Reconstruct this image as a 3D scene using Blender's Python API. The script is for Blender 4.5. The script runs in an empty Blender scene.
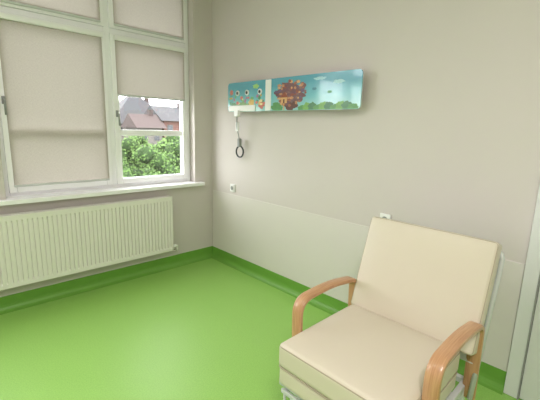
import bpy, bmesh, math, random
from mathutils import Vector, Matrix
random.seed(4)
sc = bpy.context.scene
COL = sc.collection

def lin(c):
    r=[]
    for v in c:
        v=v/255.0
        r.append(v/12.92 if v<=0.04045 else ((v+0.055)/1.055)**2.4)
    return (r[0],r[1],r[2],1.0)

def mat(name,c,rough=0.6,metal=0.0,var=0.0,scale=8.0,bump=0.0,bscale=200.0,spec=0.5,emit=None,estr=0.0,coat=0.0):
    m=bpy.data.materials.new(name); m.use_nodes=True
    nt=m.node_tree; b=nt.nodes['Principled BSDF']
    col=lin(c)
    b.inputs['Base Color'].default_value=col
    b.inputs['Roughness'].default_value=rough
    b.inputs['Metallic'].default_value=metal
    b.inputs['Specular IOR Level'].default_value=spec
    b.inputs['Coat Weight'].default_value=coat
    tc=nt.nodes.new('ShaderNodeTexCoord')
    if var>0:
        n=nt.nodes.new('ShaderNodeTexNoise'); n.inputs['Scale'].default_value=scale; n.inputs['Detail'].default_value=4
        nt.links.new(tc.outputs['Object'],n.inputs['Vector'])
        r=nt.nodes.new('ShaderNodeMixRGB'); r.blend_type='MIX'
        r.inputs[1].default_value=tuple(max(0,x*(1-var)) for x in col[:3])+(1,)
        r.inputs[2].default_value=tuple(min(1,x*(1+var)) for x in col[:3])+(1,)
        nt.links.new(n.outputs['Fac'],r.inputs[0]); nt.links.new(r.outputs[0],b.inputs['Base Color'])
    if bump>0:
        n2=nt.nodes.new('ShaderNodeTexNoise'); n2.inputs['Scale'].default_value=bscale; n2.inputs['Detail'].default_value=2
        nt.links.new(tc.outputs['Object'],n2.inputs['Vector'])
        bp=nt.nodes.new('ShaderNodeBump'); bp.inputs['Strength'].default_value=bump; bp.inputs['Distance'].default_value=0.002
        nt.links.new(n2.outputs['Fac'],bp.inputs['Height']); nt.links.new(bp.outputs[0],b.inputs['Normal'])
    if emit:
        b.inputs['Emission Color'].default_value=lin(emit); b.inputs['Emission Strength'].default_value=estr
    return m

M={}
M['wall']=mat('wall_paint',(215,206,203),0.7,var=0.02,scale=3,bump=0.15,bscale=350)
M['wall2']=mat('wall_paint_side',(210,202,198),0.75,var=0.02,scale=3)
M['guard']=mat('wall_guard_vinyl',(224,217,213),0.45,var=0.015,scale=5)
M['ceil']=mat('ceiling_paint',(242,239,238),0.8,var=0.01)
M['pvc']=mat('white_pvc',(250,249,251),0.25,var=0.003)
M['white']=mat('white_plastic',(244,243,242),0.35,var=0.01)
M['rad']=mat('radiator_enamel',(238,234,228),0.35,var=0.01)
M['green2']=mat('cove_vinyl',(112,164,66),0.4,var=0.05,scale=20)
M['gray']=mat('gray_metal',(150,150,150),0.35,metal=0.8,var=0.03)
M['steel']=mat('painted_steel',(206,208,207),0.35,var=0.02)
M['dark']=mat('dark_plastic',(50,50,54),0.4,var=0.05)
M['midgray']=mat('gray_plastic',(150,150,150),0.4,var=0.03)
M['vinyl']=mat('cream_vinyl',(213,202,184),0.42,var=0.02,scale=6,bump=0.12,bscale=260)
M['pipe']=mat('cream_piping',(172,158,138),0.45,var=0.02)
M['door']=mat('door_laminate',(228,227,228),0.4,var=0.01)
M['roof']=mat('slate_roof',(42,40,43),0.8,var=0.3,scale=3)
M['roof2']=mat('tile_roof',(52,38,36),0.8,var=0.3,scale=3)
M['hw']=mat('house_plaster_wall',(88,58,50),0.8,var=0.2,scale=2)
M['hw2']=mat('house_pale_wall',(88,83,79),0.8,var=0.1,scale=2)
M['hwin']=mat('house_window_glass',(24,28,34),0.2)
M['grass']=mat('grass',(44,62,30),0.9,var=0.4,scale=1.5)
M['bark']=mat('bark',(44,34,28),0.9,var=0.3,scale=12)
M['leaf']=mat('foliage',(74,98,50),0.8,var=0.5,scale=7,spec=.15)
M['leaf2']=mat('foliage_light',(88,112,60),0.8,var=0.5,scale=7,spec=.15)
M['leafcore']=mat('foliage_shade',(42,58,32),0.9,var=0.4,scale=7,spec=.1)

def floor_mat():
    m=mat('green_vinyl_floor',(116,184,58),0.42,spec=0.42)
    nt=m.node_tree; b=nt.nodes['Principled BSDF']
    tc=nt.nodes.new('ShaderNodeTexCoord')
    n=nt.nodes.new('ShaderNodeTexNoise'); n.inputs['Scale'].default_value=140; n.inputs['Detail'].default_value=3
    n3=nt.nodes.new('ShaderNodeTexNoise'); n3.inputs['Scale'].default_value=3; n3.inputs['Detail'].default_value=3
    nt.links.new(tc.outputs['Object'],n.inputs['Vector']); nt.links.new(tc.outputs['Object'],n3.inputs['Vector'])
    r=nt.nodes.new('ShaderNodeValToRGB')
    r.color_ramp.elements[0].position=0.35; r.color_ramp.elements[0].color=lin((142,190,92))
    r.color_ramp.elements[1].position=0.68; r.color_ramp.elements[1].color=lin((156,202,104))
    nt.links.new(n.outputs['Fac'],r.inputs[0]); nt.links.new(r.outputs[0],b.inputs['Base Color'])
    mr=nt.nodes.new('ShaderNodeMapRange'); mr.inputs[3].default_value=0.38; mr.inputs[4].default_value=0.48
    nt.links.new(n3.outputs['Fac'],mr.inputs[0]); nt.links.new(mr.outputs[0],b.inputs['Roughness'])
    bp=nt.nodes.new('ShaderNodeBump'); bp.inputs['Strength'].default_value=0.12; bp.inputs['Distance'].default_value=0.001
    nt.links.new(n.outputs['Fac'],bp.inputs['Height']); nt.links.new(bp.outputs[0],b.inputs['Normal'])
    return m
M['floor']=floor_mat()

def wood_mat():
    m=mat('beech_wood',(190,128,74),0.35,coat=0.2)
    nt=m.node_tree; b=nt.nodes['Principled BSDF']
    tc=nt.nodes.new('ShaderNodeTexCoord'); mp=nt.nodes.new('ShaderNodeMapping')
    mp.inputs['Scale'].default_value=(6,120,6)
    n=nt.nodes.new('ShaderNodeTexNoise'); n.inputs['Scale'].default_value=1.5; n.inputs['Detail'].default_value=5
    nt.links.new(tc.outputs['Object'],mp.inputs[0]); nt.links.new(mp.outputs[0],n.inputs['Vector'])
    r=nt.nodes.new('ShaderNodeValToRGB')
    r.color_ramp.elements[0].position=0.3; r.color_ramp.elements[0].color=lin((180,130,92))
    r.color_ramp.elements[1].position=0.75; r.color_ramp.elements[1].color=lin((206,162,122))
    nt.links.new(n.outputs['Fac'],r.inputs[0]); nt.links.new(r.outputs[0],b.inputs['Base Color'])
    return m
M['wood']=wood_mat()

def blind_mat():
    m=bpy.data.materials.new('blind_fabric'); m.use_nodes=True
    nt=m.node_tree; nt.nodes.clear()
    N=nt.nodes.new; Lk=nt.links.new
    o=N('ShaderNodeOutputMaterial'); mx=N('ShaderNodeMixShader'); mx.inputs[0].default_value=0.15
    d=N('ShaderNodeBsdfDiffuse'); t=N('ShaderNodeBsdfTranslucent')
    tc=N('ShaderNodeTexCoord')
    fs=[]
    for s in ((60,1,500),(500,1,60)):
        mp=N('ShaderNodeMapping'); mp.inputs['Scale'].default_value=s
        w=N('ShaderNodeTexNoise'); w.inputs['Scale'].default_value=1.0; w.inputs['Detail'].default_value=2
        Lk(tc.outputs['Object'],mp.inputs[0]); Lk(mp.outputs[0],w.inputs['Vector']); fs.append(w)
    ad=N('ShaderNodeMath'); ad.operation='ADD'; Lk(fs[0].outputs['Fac'],ad.inputs[0]); Lk(fs[1].outputs['Fac'],ad.inputs[1])
    hf=N('ShaderNodeMath'); hf.operation='MULTIPLY'; hf.inputs[1].default_value=.5; Lk(ad.outputs[0],hf.inputs[0])
    r=N('ShaderNodeValToRGB')
    r.color_ramp.elements[0].position=0.3; r.color_ramp.elements[0].color=lin((168,160,152))
    r.color_ramp.elements[1].position=0.7; r.color_ramp.elements[1].color=lin((188,180,171))
    Lk(hf.outputs[0],r.inputs[0]); Lk(r.outputs[0],d.inputs[0]); Lk(r.outputs[0],t.inputs[0])
    Lk(d.outputs[0],mx.inputs[1]); Lk(t.outputs[0],mx.inputs[2]); Lk(mx.outputs[0],o.inputs[0])
    return m
M['blind']=blind_mat()

def glass_mat():
    m=bpy.data.materials.new('window_glass'); m.use_nodes=True
    nt=m.node_tree; nt.nodes.clear()
    o=nt.nodes.new('ShaderNodeOutputMaterial'); mx=nt.nodes.new('ShaderNodeMixShader'); mx.inputs[0].default_value=0.05
    d=nt.nodes.new('ShaderNodeBsdfTransparent'); d.inputs[0].default_value=(0.96,0.98,0.97,1)
    g=nt.nodes.new('ShaderNodeBsdfGlossy'); g.inputs['Roughness'].default_value=0.03
    nt.links.new(d.outputs[0],mx.inputs[1]); nt.links.new(g.outputs[0],mx.inputs[2]); nt.links.new(mx.outputs[0],o.inputs[0])
    return m
M['glass']=glass_mat()

# ---------- geometry helpers
def fin(name,bm,m,parent=None,smooth=False,bevel=0,seg=3):
    me=bpy.data.meshes.new(name); bmesh.ops.recalc_face_normals(bm,faces=bm.faces); bm.to_mesh(me); bm.free()
    ob=bpy.data.objects.new(name,me); COL.objects.link(ob)
    if isinstance(m,(list,tuple)):
        for x in m: me.materials.append(x)
    else: me.materials.append(m)
    if smooth:
        for p in me.polygons: p.use_smooth=True
    if bevel>0:
        bv=ob.modifiers.new('bevel','BEVEL'); bv.width=bevel; bv.segments=seg; bv.limit_method='ANGLE'
        for p in me.polygons: p.use_smooth=True
        try:
            wn=ob.modifiers.new('wn','WEIGHTED_NORMAL'); wn.keep_sharp=True
        except: pass
    if parent:
        ob.parent=parent; ob.matrix_parent_inverse=Matrix.Translation(parent.location).inverted()
    return ob

def addbox(bm,lo,hi,mi=0):
    v=[bm.verts.new((x,y,z)) for x in (lo[0],hi[0]) for y in (lo[1],hi[1]) for z in (lo[2],hi[2])]
    for f in ((0,1,3,2),(4,6,7,5),(0,4,5,1),(2,3,7,6),(0,2,6,4),(1,5,7,3)):
        fc=bm.faces.new([v[i] for i in f]); fc.material_index=mi

def boxes(name,lst,m,parent=None,bevel=0.0,seg=2):
    bm=bmesh.new()
    for lo,hi in lst: addbox(bm,lo,hi)
    return fin(name,bm,m,parent,bevel=bevel,seg=seg)

def empty(name,loc):
    e=bpy.data.objects.new(name,None); e.location=loc; e.empty_display_size=0.1; COL.objects.link(e); return e

def tube(name,pts,r,m,parent=None,closed=False,n=12):
    """mesh tube along polyline"""
    bm=bmesh.new(); P=[Vector(p) for p in pts]; N=len(P); rings=[]
    prev=None
    for i,p in enumerate(P):
        if closed: t=(P[(i+1)%N]-P[i-1]).normalized()
        else: t=(P[min(i+1,N-1)]-P[max(i-1,0)]).normalized()
        if prev is None:
            a=Vector((0,0,1)) if abs(t.z)<0.9 else Vector((0,1,0))
            u=t.cross(a).normalized()
        else:
            u=(prev-t*prev.dot(t)).normalized()
        prev=u; w=t.cross(u)
        rings.append([bm.verts.new(p+r*(math.cos(2*math.pi*k/n)*u+math.sin(2*math.pi*k/n)*w)) for k in range(n)])
    rr=range(N if closed else N-1)
    for i in rr:
        A=rings[i];B=rings[(i+1)%N]
        for k in range(n): bm.faces.new((A[k],A[(k+1)%n],B[(k+1)%n],B[k]))
    if not closed:
        bm.faces.new(rings[0]); bm.faces.new(rings[-1])
    return fin(name,bm,m,parent,smooth=True)

def fillet(pts,r,n=8):
    P=[Vector(p) for p in pts]; out=[P[0]]
    for i in range(1,len(P)-1):
        a=(P[i-1]-P[i]); b=(P[i+1]-P[i]); rr=min(r if not isinstance(r,(list,tuple)) else r[i-1], a.length*0.49,b.length*0.49)
        s=P[i]+a.normalized()*rr; e=P[i]+b.normalized()*rr
        for k in range(n+1):
            t=k/n; out.append((1-t)**2*s+2*t*(1-t)*P[i]+t*t*e)
    out.append(P[-1]); return out

def cyl(name,c,axis,r,h,m,parent=None,n=24,bevel=0.0):
    bm=bmesh.new()
    bmesh.ops.create_cone(bm,cap_ends=True,segments=n,radius1=r,radius2=r,depth=h)
    q=Vector((0,0,1)).rotation_difference(Vector(axis)).to_matrix().to_4x4()
    bm.transform(Matrix.Translation(c)@q)
    return fin(name,bm,m,parent,bevel=bevel)

def coords(h,r,n=8,k=4):
    s=[-h+r*(1-math.cos(math.pi/2*i/k)) for i in range(k)]
    mid=[-(h-r)+(2*(h-r))*i/n for i in range(n+1)]
    e=[-x for x in reversed(s)]
    return s+mid+e

def cushion(name,half,r,puff,Mx,m,parent):
    bm=bmesh.new(); cs=[coords(h,r) for h in half]
    d={}
    def V(p):
        k=tuple(round(x,6) for x in p)
        if k not in d:
            q=Vector(p); inner=Vector([max(-(half[i]-r),min(half[i]-r,q[i])) for i in range(3)])
            dl=q-inner
            if dl.length>1e-9: q=inner+dl.normalized()*r
            a=[q[i]/half[i] for i in range(3)]
            off=Vector((0,0,0))
            for i in range(3):
                j,l=[x for x in range(3) if x!=i]
                off[i]=a[i]*puff[i]*max(0,(1-a[j]**4))*max(0,(1-a[l]**4))
            d[k]=bm.verts.new(Mx@(q+off))
        return d[k]
    for ax in range(3):
        j,l=[x for x in range(3) if x!=ax]
        for s in (-1,1):
            for a in range(len(cs[j])-1):
                for b in range(len(cs[l])-1):
                    q=[]
                    for (x,y) in ((a,b),(a+1,b),(a+1,b+1),(a,b+1)):
                        p=[0,0,0]; p[ax]=s*half[ax]; p[j]=cs[j][x]; p[l]=cs[l][y]; q.append(V(p))
                    if len(set(q))==4:
                        try: bm.faces.new(q)
                        except: pass
    return fin(name,bm,m,parent,smooth=True)

# ---------- ROOM: corner at origin; window wall y=0, right wall x=0
X0,Y0,H=-4.2,-5.2,3.1
boxes('floor',[((X0-.2,Y0-.2,-0.1),(0.2,0.3,0))],M['floor'])
boxes('ceiling',[((X0-.2,Y0-.2,H),(0.2,0.3,H+.15))],M['ceil'])
W1=(-1.93,-0.23); W2=(-3.75,-2.03); WZ=(0.90,2.95)
boxes('wall_back',[((X0-.2,0,0),(W2[0],.3,H)),((W2[1],0,0),(W1[0],.3,H)),((W1[1],0,0),(0,.3,H)),
  ((W2[0],0,0),(W2[1],.3,WZ[0])),((W2[0],0,WZ[1]),(W2[1],.3,H)),
  ((W1[0],0,0),(W1[1],.3,WZ[0])),((W1[0],0,WZ[1]),(W1[1],.3,H))],M['wall2'])
boxes('wall_right',[((0,Y0-.2,0),(0.2,0.3,H))],M['wall'])
boxes('wall_left',[((X0-.2,Y0-.2,0),(X0,0,H))],M['wall2'])
boxes('wall_front',[((X0,Y0-.2,0),(0,Y0,H))],M['wall2'])

# cove baseboards
def cove(name,p0,p1,nrm):
    prof=[(0,0.125),(0.006,0.122),(0.006,0.055),(0.010,0.034),(0.020,0.017),(0.036,0.006),(0.055,0.0015),(0.055,0.0),(0,0)]
    bm=bmesh.new(); P0=Vector(p0);P1=Vector(p1);n=Vector(nrm)
    A=[bm.verts.new(P0+n*a+Vector((0,0,z))) for a,z in prof]
    B=[bm.verts.new(P1+n*a+Vector((0,0,z))) for a,z in prof]
    k=len(prof)
    for i in range(k): bm.faces.new((A[i],A[(i+1)%k],B[(i+1)%k],B[i]))
    bm.faces.new(A); bm.faces.new(B)
    return fin(name,bm,M['green2'],smooth=False)
cove('baseboard_back',(X0,0,0),(0,0,0),(0,-1,0))
cove('baseboard_right',(0,0,0),(0,-3.02,0),(-1,0,0))
cove('baseboard_left',(X0,0,0),(X0,Y0,0),(1,0,0))
cove('baseboard_front',(X0,Y0,0),(0,Y0,0),(0,1,0))

# wall guard on right wall
boxes('trim_1',[((-0.006,-3.015,0.125),(0,-0.012,0.80))],M['guard'],bevel=0.0015)

# door at right edge
d=empty('door_1',(0,-3.5,0))
boxes('frame',[((-0.03,-3.09,0),(0,-3.02,2.16)),((-0.03,-4.13,0),(0,-4.06,2.16)),((-0.03,-4.13,2.09),(0,-3.02,2.16))],M['door'],d,bevel=0.004)
boxes('gasket',[((-0.034,-3.096,0),(-0.004,-3.09,2.09))],M['midgray'],d)
boxes('leaf',[((-0.02,-4.06,0.006),(0,-3.097,2.09))],M['door'],d,bevel=0.003)
tube('handle',fillet([(-0.02,-3.98,1.05),(-0.07,-3.98,1.05),(-0.07,-3.85,1.05)],0.02),0.009,M['gray'],d)

# ---------- windows
def window(nm,x0,x1,blinds):
    e=empty(nm,((x0+x1)/2,0.1,WZ[0]))
    z0,z1=WZ; ya,yb=0.10,0.17
    xm=(x0+x1)/2+0.02
    f=0.045
    tz=2.32
    boxes('frame',[((x0,ya,z0),(x0+f,yb,z1)),((x1-f,ya,z0),(x1,yb,z1)),((x0+f,ya,z0),(x1-f,yb,z0+f)),((x0+f,ya,z1-f),(x1-f,yb,z1)),
        ((xm-.03,ya,z0+f),(xm+.03,yb,z1-f)),((x0+f,ya,tz-.03),(xm-.03,yb,tz+.03)),((xm+.03,ya,tz-.03),(x1-f,yb,tz+.03))],M['pvc'],e,bevel=0.004)
    s=0.055
    for i,(a,b) in enumerate(((x0+f,xm-.03),(xm+.03,x1-f))):
        for j,(c,dd) in enumerate(((z0+f,tz-.03),(tz+.03,z1-f))):
            a2,b2,c2,d2=a-.008,b+.008,c-.008,dd+.008
            y0,y1=ya-.022,ya+.05
            boxes('sash_%d_%d'%(i,j),[((a2,y0,c2),(a2+s,y1,d2)),((b2-s,y0,c2),(b2,y1,d2)),((a2+s,y0,c2),(b2-s,y1,c2+s)),((a2+s,y0,d2-s),(b2-s,y1,d2))],M['pvc'],e,bevel=0.005)
            boxes('glass_%d_%d'%(i,j),[((a2+s,ya+.018,c2+s),(b2-s,ya+.022,d2-s))],M['glass'],e)
            boxes('bead_gasket_%d_%d'%(i,j),[((a2+s,ya+.004,c2+s),(a2+s+.004,ya+.022,d2-s)),((b2-s-.004,ya+.004,c2+s),(b2-s,ya+.022,d2-s)),((a2+s,ya+.004,c2+s),(b2-s,ya+.022,c2+s+.004))],M['midgray'],e)
            if j==0:
                boxes('rail_%d'%i,[((a2+s,ya+.001,1.40),(b2-s,ya+.04,1.455))],M['pvc'],e,bevel=0.003)
                hx=a2+s*0.5; hz=1.66 if i==0 else 1.60
                boxes('handle_plate_%d'%i,[((hx-.013,y0-.012,hz-.03),(hx+.013,y0,hz+.03))],M['midgray'],e,bevel=0.004)
                tube('handle_lever_%d'%i,fillet([(hx,y0-.01,hz),(hx,y0-.045,hz),(hx,y0-.045,hz-.11)],0.015),0.008,M['midgray'],e)
            if blinds:
                if j==0: zb=1.0 if i==0 else 1.775
                else: zb=c2+s-.02
                zt=d2-s+.03
                yb_=y0-.010
                bx0,bx1=a2+s-.02,b2-s+.02
                boxes('blind_headbox_%d_%d'%(i,j),[((bx0-.008,y0-.03,zt-.03),(bx1+.008,y0,zt+.012))],M['white'],e,bevel=0.006)
                bm=bmesh.new(); n=40
                L=[]
                for k in range(n+1):
                    x=bx0+(bx1-bx0)*k/n
                    L.append((bm.verts.new((x,yb_,zt-.01)),bm.verts.new((x,yb_-0.0008*math.sin(k*.9),zb))))
                for k in range(n): bm.faces.new((L[k][0],L[k+1][0],L[k+1][1],L[k][1]))
                fin('blind_fabric_%d_%d'%(i,j),bm,M['blind'],e)
                boxes('blind_hem_%d_%d'%(i,j),[((bx0,yb_-.006,zb-.014),(bx1,yb_+.006,zb+.004))],M['steel'],e,bevel=0.003)
    return e
window('window_1',W1[0],W1[1],True)
window('window_2',W2[0],W2[1],False)
boxes('trim_2',[((W1[0]-.06,-0.07,0.872),(W1[1]+.08,0.0,0.908)),((W1[0]+.001,-0.001,0.90),(W1[1]-.001,0.12,0.908))],M['pvc'],bevel=0.006)
boxes('trim_3',[((W2[0]-.06,-0.07,0.872),(W1[0]-.065,0.0,0.908)),((W2[0]+.001,-0.001,0.90),(W2[1]-.001,0.12,0.908))],M['pvc'],bevel=0.006)

# ---------- radiator
r=empty('radiator',(-1.33,-0.08,0.22))
rx0,rx1,rz0,rz1=-2.16,-0.575,0.225,0.80
def corr(name,yf,sgn):
    bm=bmesh.new(); pts=[]; n=46; p=(rx1-rx0-.02)/n
    for i in range(n):
        x=rx0+.01+i*p
        for fx,dy in ((0,0),(.34,0),(.40,.012),(.62,.012),(.68,0)):
            pts.append((x+fx*p,yf+sgn*dy))
    pts.append((rx1-.01,yf))
    rows=[]
    for z,s in ((rz0,0),(rz0+.03,0),(rz0+.045,1),(rz1-.055,1),(rz1-.04,0),(rz1-.012,0)):
        rows.append([bm.verts.new((x,(y if s else yf),z)) for x,y in pts])
    for a in range(len(rows)-1):
        for k in range(len(pts)-1): bm.faces.new((rows[a][k],rows[a][k+1],rows[a+1][k+1],rows[a+1][k]))
    o=fin(name,bm,M['rad'],r)
    so=o.modifiers.new('s','SOLIDIFY'); so.thickness=0.002
corr('front_panel',-0.115,1); corr('rear_panel',-0.045,-1)
boxes('side_covers',[((rx0,-.12,rz0+.01),(rx0+.01,-.04,rz1)),((rx1-.01,-.12,rz0+.01),(rx1,-.04,rz1))],M['rad'],r,bevel=0.003)
g=[((rx0+.01,-.12,rz1-.014),(rx1-.01,-.105,rz1)),((rx0+.01,-.055,rz1-.014),(rx1-.01,-.04,rz1)),((rx0+.01,-.09,rz1-.012),(rx1-.01,-.07,rz1-.002))]
k=0
while rx0+.02+k*.02<rx1-.02:
    x=rx0+.02+k*.02; g.append(((x,-.106,rz1-.010),(x+.006,-.054,rz1-.001))); k+=1
boxes('top_grille',g,M['rad'],r)
boxes('brackets',[((-1.9,-.046,.3),(-1.86,-.001,.75)),((-.8,-.046,.3),(-.76,-.001,.75))],M['rad'],r)
cyl('valve',(-.55,-.08,.26),(1,0,0),.016,.05,M['white'],r,bevel=.003)
tube('supply_pipe',fillet([(-.53,-.08,.26),(-.51,-.08,.26),(-.51,-.08,.2),(-.51,-.002,.2)],.02),.007,M['rad'],r)

# ---------- sockets
def socket(nm,y,z):
    e=empty(nm,(0,y,z))
    boxes('plate',[((-.012,y-.041,z-.041),(0,y+.041,z+.041))],M['white'],e,bevel=.004)
    cyl('insert_rim',(-.013,y,z),(1,0,0),.030,.006,M['white'],e,bevel=.001)
    cyl('recess',(-.0158,y,z),(1,0,0),.0225,.0012,M['midgray'],e)
    for s in (-1,1): cyl('pin_hole_%d'%(s+1),(-.0165,y+s*.0095,z),(1,0,0),.004,.001,M['dark'],e,n=12)
socket('power_outlet',-2.155,.885)
socket('power_outlet',-.38,.872)

# ---------- mural bedhead panel
p=empty('bedhead_mural_panel',(-.08,-1.16,1.66))
SH=-.035
by0,by1,bz0,bz1=-1.896+SH,-.364+SH,1.658,1.931
def rrect(y0,y1,z0,z1,rad,n=6):
    o=[]
    for cy,cz,a0 in ((y1-rad,z1-rad,0),(y0+rad,z1-rad,90),(y0+rad,z0+rad,180),(y1-rad,z0+rad,270)):
        for k in range(n+1):
            a=math.radians(a0+90*k/n); o.append((cy+rad*math.cos(a),cz+rad*math.sin(a)))
    return o
def plate(name,poly,xa,xb,m,parent,bevel=0):
    bm=bmesh.new()
    A=[bm.verts.new((xa,y,z)) for y,z in poly]; B=[bm.verts.new((xb,y,z)) for y,z in poly]
    n=len(poly)
    bm.faces.new(A); bm.faces.new(B)
    for i in range(n): bm.faces.new((A[i],A[(i+1)%n],B[(i+1)%n],B[i]))
    return fin(name,bm,m,parent,bevel=bevel)
def mural_mat():
    m=mat('mural_print_sky',(90,180,200),0.15,coat=0.4)
    nt=m.node_tree; b=nt.nodes['Principled BSDF']
    tc=nt.nodes.new('ShaderNodeTexCoord'); sp=nt.nodes.new('ShaderNodeSeparateXYZ')
    nt.links.new(tc.outputs['Object'],sp.inputs[0])
    mr=nt.nodes.new('ShaderNodeMapRange'); mr.inputs[1].default_value=bz0; mr.inputs[2].default_value=bz1
    nt.links.new(sp.outputs['Z'],mr.inputs[0])
    n=nt.nodes.new('ShaderNodeTexNoise'); n.inputs['Scale'].default_value=9; n.inputs['Detail'].default_value=4
    nt.links.new(tc.outputs['Object'],n.inputs['Vector'])
    ad=nt.nodes.new('ShaderNodeMath'); ad.operation='MULTIPLY_ADD'; ad.inputs[1].default_value=0.5
    nt.links.new(n.outputs['Fac'],ad.inputs[0]); nt.links.new(mr.outputs[0],ad.inputs[2])
    r=nt.nodes.new('ShaderNodeValToRGB')
    r.color_ramp.elements[0].position=0.3; r.color_ramp.elements[0].color=lin((166,214,216))
    r.color_ramp.elements[1].position=1.0; r.color_ramp.elements[1].color=lin((96,166,190))
    x=r.color_ramp.elements.new(0.7); x.color=lin((124,194,208))
    nt.links.new(ad.outputs[0],r.inputs[0]); nt.links.new(r.outputs[0],b.inputs['Base Color'])
    return m
M['mural']=mural_mat()
plate('board',rrect(by0,by1,bz0,bz1,.03),-.088,-.080,M['mural'],p)
plate('board_backing',rrect(by0,by1,bz0,bz1,.03),-.080,-.074,M['steel'],p)
boxes('wall_housing',[((-.074,by0+.12,bz0+.05),(0,by1-.12,bz1-.05))],M['steel'],p,bevel=.005)
inks={}
def blob(name,cy,cz,ry,rz,col,seed,xo,n=36,amp=.22):
    cy+=SH
    rnd=random.Random(seed); ph=[rnd.random()*6.28 for _ in range(4)]
    poly=[]
    for k in range(n):
        a=2*math.pi*k/n; rr=1+amp*(.5*math.sin(5*a+ph[0])+.35*math.sin(8*a+ph[1])+.3*math.sin(13*a+ph[2]))
        y=cy+ry*rr*math.cos(a); z=cz+rz*rr*math.sin(a)
        z=max(z,bz0+.003); z=min(z,bz1-.003); y=max(by0+.006,min(by1-.006,y))
        poly.append((y,z))
    if col not in inks: inks[col]=mat('mural_ink_%d'%len(inks),col,.3,var=.25,scale=45)
    plate(name,poly,-.0882-xo,-.0878,inks[col],p)
blob('art_reef_1',-.46,1.69,.08,.05,(90,150,100),1,.0003)
blob('art_reef_2',-.60,1.70,.10,.05,(130,170,110),2,.0004)
blob('art_flower_1',-.42,1.84,.025,.025,(220,140,130),3,.0005)
blob('art_flower_2',-.72,1.74,.04,.03,(225,190,110),4,.0005)
blob('art_flower_3',-.86,1.72,.04,.04,(200,110,90),5,.0006)
blob('art_flower_4',-.78,1.88,.04,.02,(160,205,130),6,.0006)
rn=random.Random(31)
fc=[(214,120,110),(232,196,110),(120,180,110),(180,120,160),(240,220,170),(90,150,110)]
for i in range(26):
    blob('art_meadow_%d'%i,rn.uniform(-.90,-.40),rn.uniform(1.72,1.80),rn.uniform(.010,.022),rn.uniform(.008,.016),fc[i%6],300+i,.0007+.00003*i,n=14,amp=.3)
blob('art_hill_1',-1.06,1.69,.07,.04,(90,150,90),7,.0003)
rn=random.Random(77)
blob('art_tree_trunk',-1.22,1.73,.08,.08,(104,68,60),11,.0007)
blob('art_tree_crown',-1.215,1.80,.165,.085,(124,88,92),8,.0008,amp=.3)
cols=[(172,108,84),(122,82,92),(204,146,106),(112,92,124),(150,84,70),(218,170,120),(136,104,104)]
for i in range(80):
    a=rn.random()*6.28; q=math.sqrt(rn.random())
    blob('art_leafcluster_%d'%i,-1.215+.18*q*math.cos(a),1.80+.10*q*math.sin(a),rn.uniform(.010,.024),rn.uniform(.007,.014),cols[i%7],100+i,.0009+.000015*i,n=18,amp=.35)
def poly(name,pts,col,xo):
    if col not in inks: inks[col]=mat('mural_ink_%d'%len(inks),col,.3,var=.15,scale=45)
    plate(name,[(a+SH,b) for a,b in pts],-.0882-xo,-.0878,inks[col],p)
poly('art_hut_wall',[(-1.11,1.72),(-1.11,1.77),(-1.18,1.77),(-1.18,1.72)],(224,176,120),.0025)
poly('art_hut_roof',[(-1.095,1.767),(-1.145,1.81),(-1.195,1.767)],(150,80,60),.0026)
poly('art_hut_door',[(-1.135,1.72),(-1.135,1.752),(-1.152,1.752),(-1.152,1.72)],(90,56,48),.0027)
poly('art_ladder',[(-1.14,1.662),(-1.14,1.72),(-1.148,1.72),(-1.148,1.662)],(224,176,120),.0027)
for i in range(10):
    blob('art_bush_%d'%i,-1.35-i*.054,1.672+.006*(i%3),.045,.026+.007*((i*2)%3),[(90,150,80),(120,172,84),(74,128,84)][i%3],20+i,.0004+.0001*i,amp=.15)
blob('art_fish_1',-1.47,1.82,.022,.010,(60,130,150),40,.0005,amp=.1)
blob('art_fish_2',-1.62,1.79,.022,.010,(100,170,130),41,.0005,amp=.1)
blob('art_cloud_1',-1.70,1.86,.05,.014,(170,214,222),42,.0005,amp=.2)
blob('art_cloud_2',-1.52,1.895,.06,.012,(160,206,218),43,.0005,amp=.2)
# fittings
plate('blank_plate',rrect(-.985+SH,-.915+SH,1.662,1.927,.006),-.094,-.088,M['white'],p)
plate('label_strip',rrect(-.78+SH,-.385+SH,1.662,1.715,.006),-.096,-.088,M['white'],p)
for i,y in enumerate((-.52,-.66,-.84)):
    cyl('outlet_ring_%d'%i,(-.092,y+SH,1.83),(1,0,0),.026,.010,M['white'],p,bevel=.002)
    cyl('outlet_core_%d'%i,(-.098,y+SH,1.83),(1,0,0),.014,.004,M['dark'],p)
# nurse call
h=empty('nurse_call_handset',(-.09,-.54,1.4))
boxes('holder',[((-.125,-.60,1.61),(-.097,-.54,1.668))],M['white'],h,bevel=.006)
tube('cord',fillet([(-.11,-.57,1.62),(-.10,-.555,1.50),(-.085,-.575,1.42),(-.06,-.545,1.36)],.04),.0045,M['midgray'],h)
boxes('pull_tag',[((-.10,-.575,1.47),(-.085,-.535,1.56))],M['white'],h,bevel=.004)
tube('grip_ring',[(-.045,-.54+.055*math.cos(a),1.268+.055*math.sin(a)) for a in [2*math.pi*k/32 for k in range(32)]],.008,M['dark'],h,closed=True)
boxes('grip_body',[((-.065,-.56,1.315),(-.035,-.52,1.40))],M['midgray'],h,bevel=.008)

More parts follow.
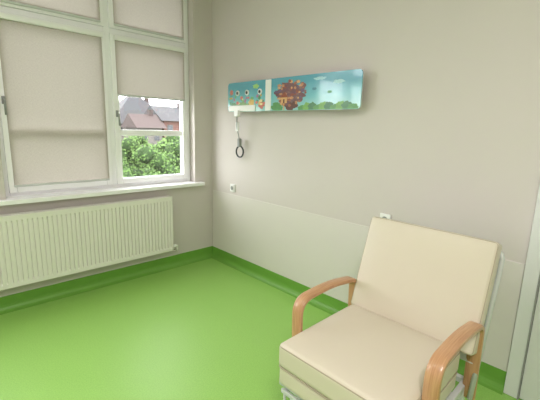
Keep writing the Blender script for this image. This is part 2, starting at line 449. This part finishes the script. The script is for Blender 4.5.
# ---------- chair
c=empty('recliner_armchair',(-.9,-2.61,0))
ya,yb=-2.925,-2.31; yc=(ya+yb)/2; hw=(yb-ya)/2
V=M['vinyl']
cushion('seat_cushion',(.315,hw,.062),.024,(0,.004,.010),Matrix.Translation((-.925,yc,.438)),V,c)
cushion('seat_base_cushion',(.312,hw-.004,.050),.02,(.003,.003,0),Matrix.Translation((-.922,yc,.332)),V,c)
def ringpipe(name,cx,cy,z,hx,hy,rr,rad=.004):
    P=[]
    for sx,sy,a0 in ((1,1,0),(-1,1,90),(-1,-1,180),(1,-1,270)):
        for k in range(7):
            a=math.radians(a0+15*k); P.append(Vector((cx+sx*(hx-rr)+rr*math.cos(a),cy+sy*(hy-rr)+rr*math.sin(a),z)))
    tube(name,P,rad,M['pipe'],c,closed=True,n=8)
ringpipe('seat_piping',-.925,yc,.486,.312,hw-.003,.025,rad=.003)
ringpipe('seat_piping_low',-.925,yc,.379,.313,hw-.002,.025,rad=.003)
# back
tilt=math.atan2(.16,.50)
bl=.55
hb=hw+.030
Mb=Matrix.Translation((-.625,yc-.020,.485))@Matrix.Rotation(tilt,4,'Y')
cushion('back_cushion',(.042,hb,bl/2),.018,(.010,.003,.003),Mb@Matrix.Translation((.045,0,bl/2)),V,c)
def tb(name,pts,r=.012,m=None):
    tube(name,[Mb@Vector(q) for q in pts],r,m or M['steel'],c)
P=[]
for sy,sz,a0 in ((1,1,0),(-1,1,90),(-1,-1,180),(1,-1,270)):
    for k in range(5):
        a=math.radians(a0+22.5*k); rr=.02
        P.append(Mb@Vector((.010,sy*(hb-.004-rr)+rr*math.cos(a),bl/2+sz*(bl/2-.004-rr)+rr*math.sin(a))))
tube('back_piping',P,.0028,M['pipe'],c,closed=True,n=8)
bm=bmesh.new(); addbox(bm,(.090,-hb+.01,-.05),(.104,hb-.01,bl-.02)); bm.transform(Mb); fin('back_shell',bm,M['steel'],c,bevel=.003)
tb('back_frame',fillet([(.118,-hb-.004,-.22),(.118,-hb-.004,bl-.035),(.118,hb-.0,bl-.035),(.118,hb-.0,-.22)],.05))
# arms
def arm(name,y):
    path=fillet([(-1.05,y,.215),(-1.065,y,.645),(-.80,y,.660),(-.550,y,.625),(-.530,y,.215)],[.085,.10,.06],n=10)
    w,t=.030,.013
    bm=bmesh.new(); rings=[]
    N=len(path)
    for i,q in enumerate(path):
        tg=(path[min(i+1,N-1)]-path[max(i-1,0)]).normalized(); nn=Vector((tg.z,0,-tg.x))
        rings.append([bm.verts.new(q+nn*a*t+Vector((0,b*w,0))) for a,b in ((-1,-.75),(-.6,-1),(.6,-1),(1,-.75),(1,.75),(.6,1),(-.6,1),(-1,.75))])
    for i in range(N-1):
        for k in range(8): bm.faces.new((rings[i][k],rings[i][(k+1)%8],rings[i+1][(k+1)%8],rings[i+1][k]))
    bm.faces.new(rings[0]); bm.faces.new(rings[-1])
    o=fin(name,bm,M['wood'],c); 
    for pl in o.data.polygons: pl.use_smooth=True
    es=o.modifiers.new('e','EDGE_SPLIT'); es.split_angle=math.radians(50)
arm('armrest_right',ya-.036); arm('armrest_left',yb+.036)
# metal frame
S=M['steel']
for i,y in enumerate((ya-.005,yb+.005)):
    boxes('side_rail_%d'%i,[((-1.20,y-.014,.245),(-.47,y+.014,.278))],S,c,bevel=.004)
    for j,x in enumerate((-1.045,-.53)):
        boxes('leg_%d_%d'%(i,j),[((x-.016,y-.014,.055),(x+.016,y+.014,.25))],S,c,bevel=.004)
        cyl('caster_%d_%d'%(i,j),(x,y,.028),(0,1,0),.028,.024,M['dark'],c,bevel=.004)
boxes('crossbars',[((-1.20,ya,.247),(-1.17,yb,.276)),((-.50,ya,.247),(-.47,yb,.276)),((-.54,ya,.09),(-.52,yb,.12))],S,c,bevel=.003)
sl=[((-1.215,ya+.01,.06),(-1.20,yb-.01,.08)),((-1.215,ya+.01,.225),(-1.20,yb-.01,.245))]
k=0
while yb-.03-k*.045>ya+.02:
    y=yb-.03-k*.045; sl.append(((-1.213,y-.006,.08),(-1.202,y+.006,.225))); k+=1
boxes('front_slat_panel',sl,S,c,bevel=.002)
boxes('slat_panel_runners',[((-1.20,ya+.02,.226),(-.6,ya+.04,.246)),((-1.20,yb-.04,.226),(-.6,yb-.02,.246))],S,c)

# ---------- ceiling lamp
def lampf(nm,x,y,power):
    e=empty(nm,(x,y,H))
    boxes('housing',[((x-.62,y-.16,H-.06),(x+.62,y+.16,H))],M['white'],e,bevel=.005)
    dm=mat('lamp_diffuser',(250,246,238),.5,emit=(255,252,248),estr=2.0)
    boxes('diffuser',[((x-.60,y-.14,H-.068),(x+.60,y+.14,H-.06))],dm,e)
    L=bpy.data.lights.new(nm+'_light','AREA'); L.shape='RECTANGLE'; L.size=1.2; L.size_y=.28; L.energy=power; L.color=(1,.95,.945)
    o=bpy.data.objects.new('lamp_light',L); COL.objects.link(o); o.parent=e; o.location=(0,0,-.08)
lampf('ceiling_lamp',-2.6,-3.9,56)
lampf('ceiling_lamp',-2.6,-1.8,16)

# ---------- outside
GZ=-4.0
boxes('ground_outside',[((-60,.6,GZ-.2),(90,120,GZ))],M['grass'])
def house(nm,x,y,wx,wy,ze,zr,mw,mr,hip=0.0,axis='x'):
    e=empty(nm,(x,y,GZ))
    boxes('walls',[((x-wx,y-wy,GZ),(x+wx,y+wy,ze))],mw,e)
    bm=bmesh.new(); o=.5
    base=[(x-wx-o,y-wy-o,ze-.1),(x+wx+o,y-wy-o,ze-.1),(x+wx+o,y+wy+o,ze-.1),(x-wx-o,y+wy+o,ze-.1)]
    if axis=='x':
        rd=[(x-wx-o+hip,y,zr),(x+wx+o-hip,y,zr)]
        fs=((0,1,5,4),(2,3,4,5),(0,4,3),(1,2,5),(3,2,1,0))
    else:
        rd=[(x,y-wy-o+hip,zr),(x,y+wy+o-hip,zr)]
        fs=((0,1,4),(1,2,5,4),(2,3,5),(3,0,4,5),(3,2,1,0))
    vs=[bm.verts.new(q) for q in base+rd]
    for f in fs: bm.faces.new([vs[i] for i in f])
    fin('roof',bm,mr,e)
    ws=[]; fr=[]
    n=max(2,int(wx*2/1.8))
    for fl in range(3):
        for i in range(n):
            cx=x-wx+(i+.5)*2*wx/n; z=ze-1.2-fl*2.4
            if z>GZ+.5:
                ws.append(((cx-.35,y-wy-.06,z-.5),(cx+.35,y-wy+.02,z+.5)))
                fr.append(((cx-.45,y-wy-.04,z-.6),(cx+.45,y-wy+.01,z+.6)))
    if ws:
        boxes('windows',ws,M['hwin'],e); boxes('window_frames',fr,M['hw2'],e)
    boxes('chimney',[((x+wx*.4,y-.3,ze),(x+wx*.4+.6,y+.3,zr+.6))],M['roof2'],e)
house('house',24.0,57,5.0,4.0,1.8,6.8,M['hw2'],M['roof'],hip=5.3)
house('house',24.8,46,2.8,3.0,2.3,4.3,M['hw'],M['roof'],axis='x')
house('house',19.6,44,1.6,2.0,1.3,3.0,M['hw2'],M['roof2'],axis='x')
house('house',9,62,6,4,1.2,4.5,M['hw2'],M['roof2'])
def tree(nm,x,y,ztop,rad,ml,seed,nl=5200,ls=.075):
    rnd=random.Random(seed); e=empty(nm,(x,y,GZ))
    cz=ztop-rad
    tube('trunk',[(x,y,GZ-.02),(x+.1,y,GZ+1),(x,y+.1,cz)],.16,M['bark'],e)
    clumps=[]
    for i in range(46):
        while True:
            v=Vector((rnd.uniform(-1,1),rnd.uniform(-1,1),rnd.uniform(-1,1)))
            if .4<v.length<1: break
        clumps.append((Vector((x,y,cz))+v*rad*.8,rad*rnd.uniform(.2,.34)))
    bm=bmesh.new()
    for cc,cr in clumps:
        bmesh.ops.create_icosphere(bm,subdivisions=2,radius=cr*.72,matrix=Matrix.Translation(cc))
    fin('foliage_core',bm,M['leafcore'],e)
    vs=[];fs=[]
    for i in range(nl):
        cc,cr=clumps[rnd.randrange(len(clumps))]
        v=Vector((rnd.gauss(0,1),rnd.gauss(0,1),rnd.gauss(0,1))).normalized()
        q=cc+v*cr*rnd.uniform(.72,1.08)
        a=(v+Vector((rnd.uniform(-1,1),rnd.uniform(-1,1),rnd.uniform(-1,1)))*.8).normalized()
        t=a.orthogonal().normalized(); t.rotate(Matrix.Rotation(rnd.random()*6.28,3,a)); b=a.cross(t)
        s=ls*rnd.uniform(.6,1.2); k=len(vs)
        vs+= [q-t*s,q-b*s*.5,q+t*s,q+b*s*.5]; fs.append((k,k+1,k+2,k+3))
    me=bpy.data.meshes.new('leaves'); me.from_pydata(vs,[],fs); me.materials.append(ml)
    o=bpy.data.objects.new('leaves',me); COL.objects.link(o); o.parent=e; o.matrix_parent_inverse=Matrix.Translation(e.location).inverted()
tree('leafy_tree',3.4,9.5,.95,1.9,M['leaf'],1,9000,.06)
tree('leafy_tree',6.2,11.5,1.05,2.1,M['leaf2'],2,9000,.06)
tree('leafy_tree',9.5,15.5,1.2,2.6,M['leaf'],3,7000,.08)
tree('leafy_tree',2.0,15,.7,2.4,M['leaf2'],5)
tree('leafy_tree',-2.5,13,.8,2.4,M['leaf'],6)
tree('leafy_tree',13,24,1.1,3.0,M['leaf2'],7,5000,.12)
tree('leafy_tree',18,30,1.0,3.2,M['leaf'],8,5000,.14)
tree('leafy_tree',13.5,33,1.1,3.0,M['leaf2'],9,5000,.14)

# ---------- world & portals
w=bpy.data.worlds.new('World'); sc.world=w; w.use_nodes=True
nt=w.node_tree; bg=nt.nodes['Background']
tc=nt.nodes.new('ShaderNodeTexCoord'); sp=nt.nodes.new('ShaderNodeSeparateXYZ'); rp=nt.nodes.new('ShaderNodeValToRGB')
nt.links.new(tc.outputs['Generated'],sp.inputs[0]); nt.links.new(sp.outputs['Z'],rp.inputs[0])
rp.color_ramp.elements[0].position=0.0; rp.color_ramp.elements[0].color=(.92,.91,.95,1)
rp.color_ramp.elements[1].position=.6; rp.color_ramp.elements[1].color=(.99,.97,1.0,1)
nt.links.new(rp.outputs[0],bg.inputs[0]); bg.inputs[1].default_value=11.5
for i,(a,b) in enumerate((W1,W2)):
    L=bpy.data.lights.new('daylight_portal','AREA'); L.shape='RECTANGLE'; L.size=b-a; L.size_y=WZ[1]-WZ[0]
    o=bpy.data.objects.new('daylight_portal',L); COL.objects.link(o); o.location=((a+b)/2,.32,(WZ[0]+WZ[1])/2)
    o.rotation_euler=(math.radians(-90),0,0)
    L.cycles.is_portal=True

sc.view_settings.view_transform='Standard'
try: sc.view_settings.look='None'
except: pass

# ---------- camera
Xh=Vector((380,60,-360)).normalized(); Yh=Vector((-352,81,-360)); Yh=(Yh-Xh*Yh.dot(Xh)).normalized(); Zh=Xh.cross(Yh)
cam=bpy.data.cameras.new('camera'); co=bpy.data.objects.new('camera',cam); COL.objects.link(co)
cam.sensor_width=36; cam.lens=24; cam.clip_start=.05; cam.clip_end=500
R=Matrix((Xh,Yh,Zh)).to_4x4()
co.matrix_world=Matrix.Translation((-2.363,-3.387,1.5))@R
sc.camera=co
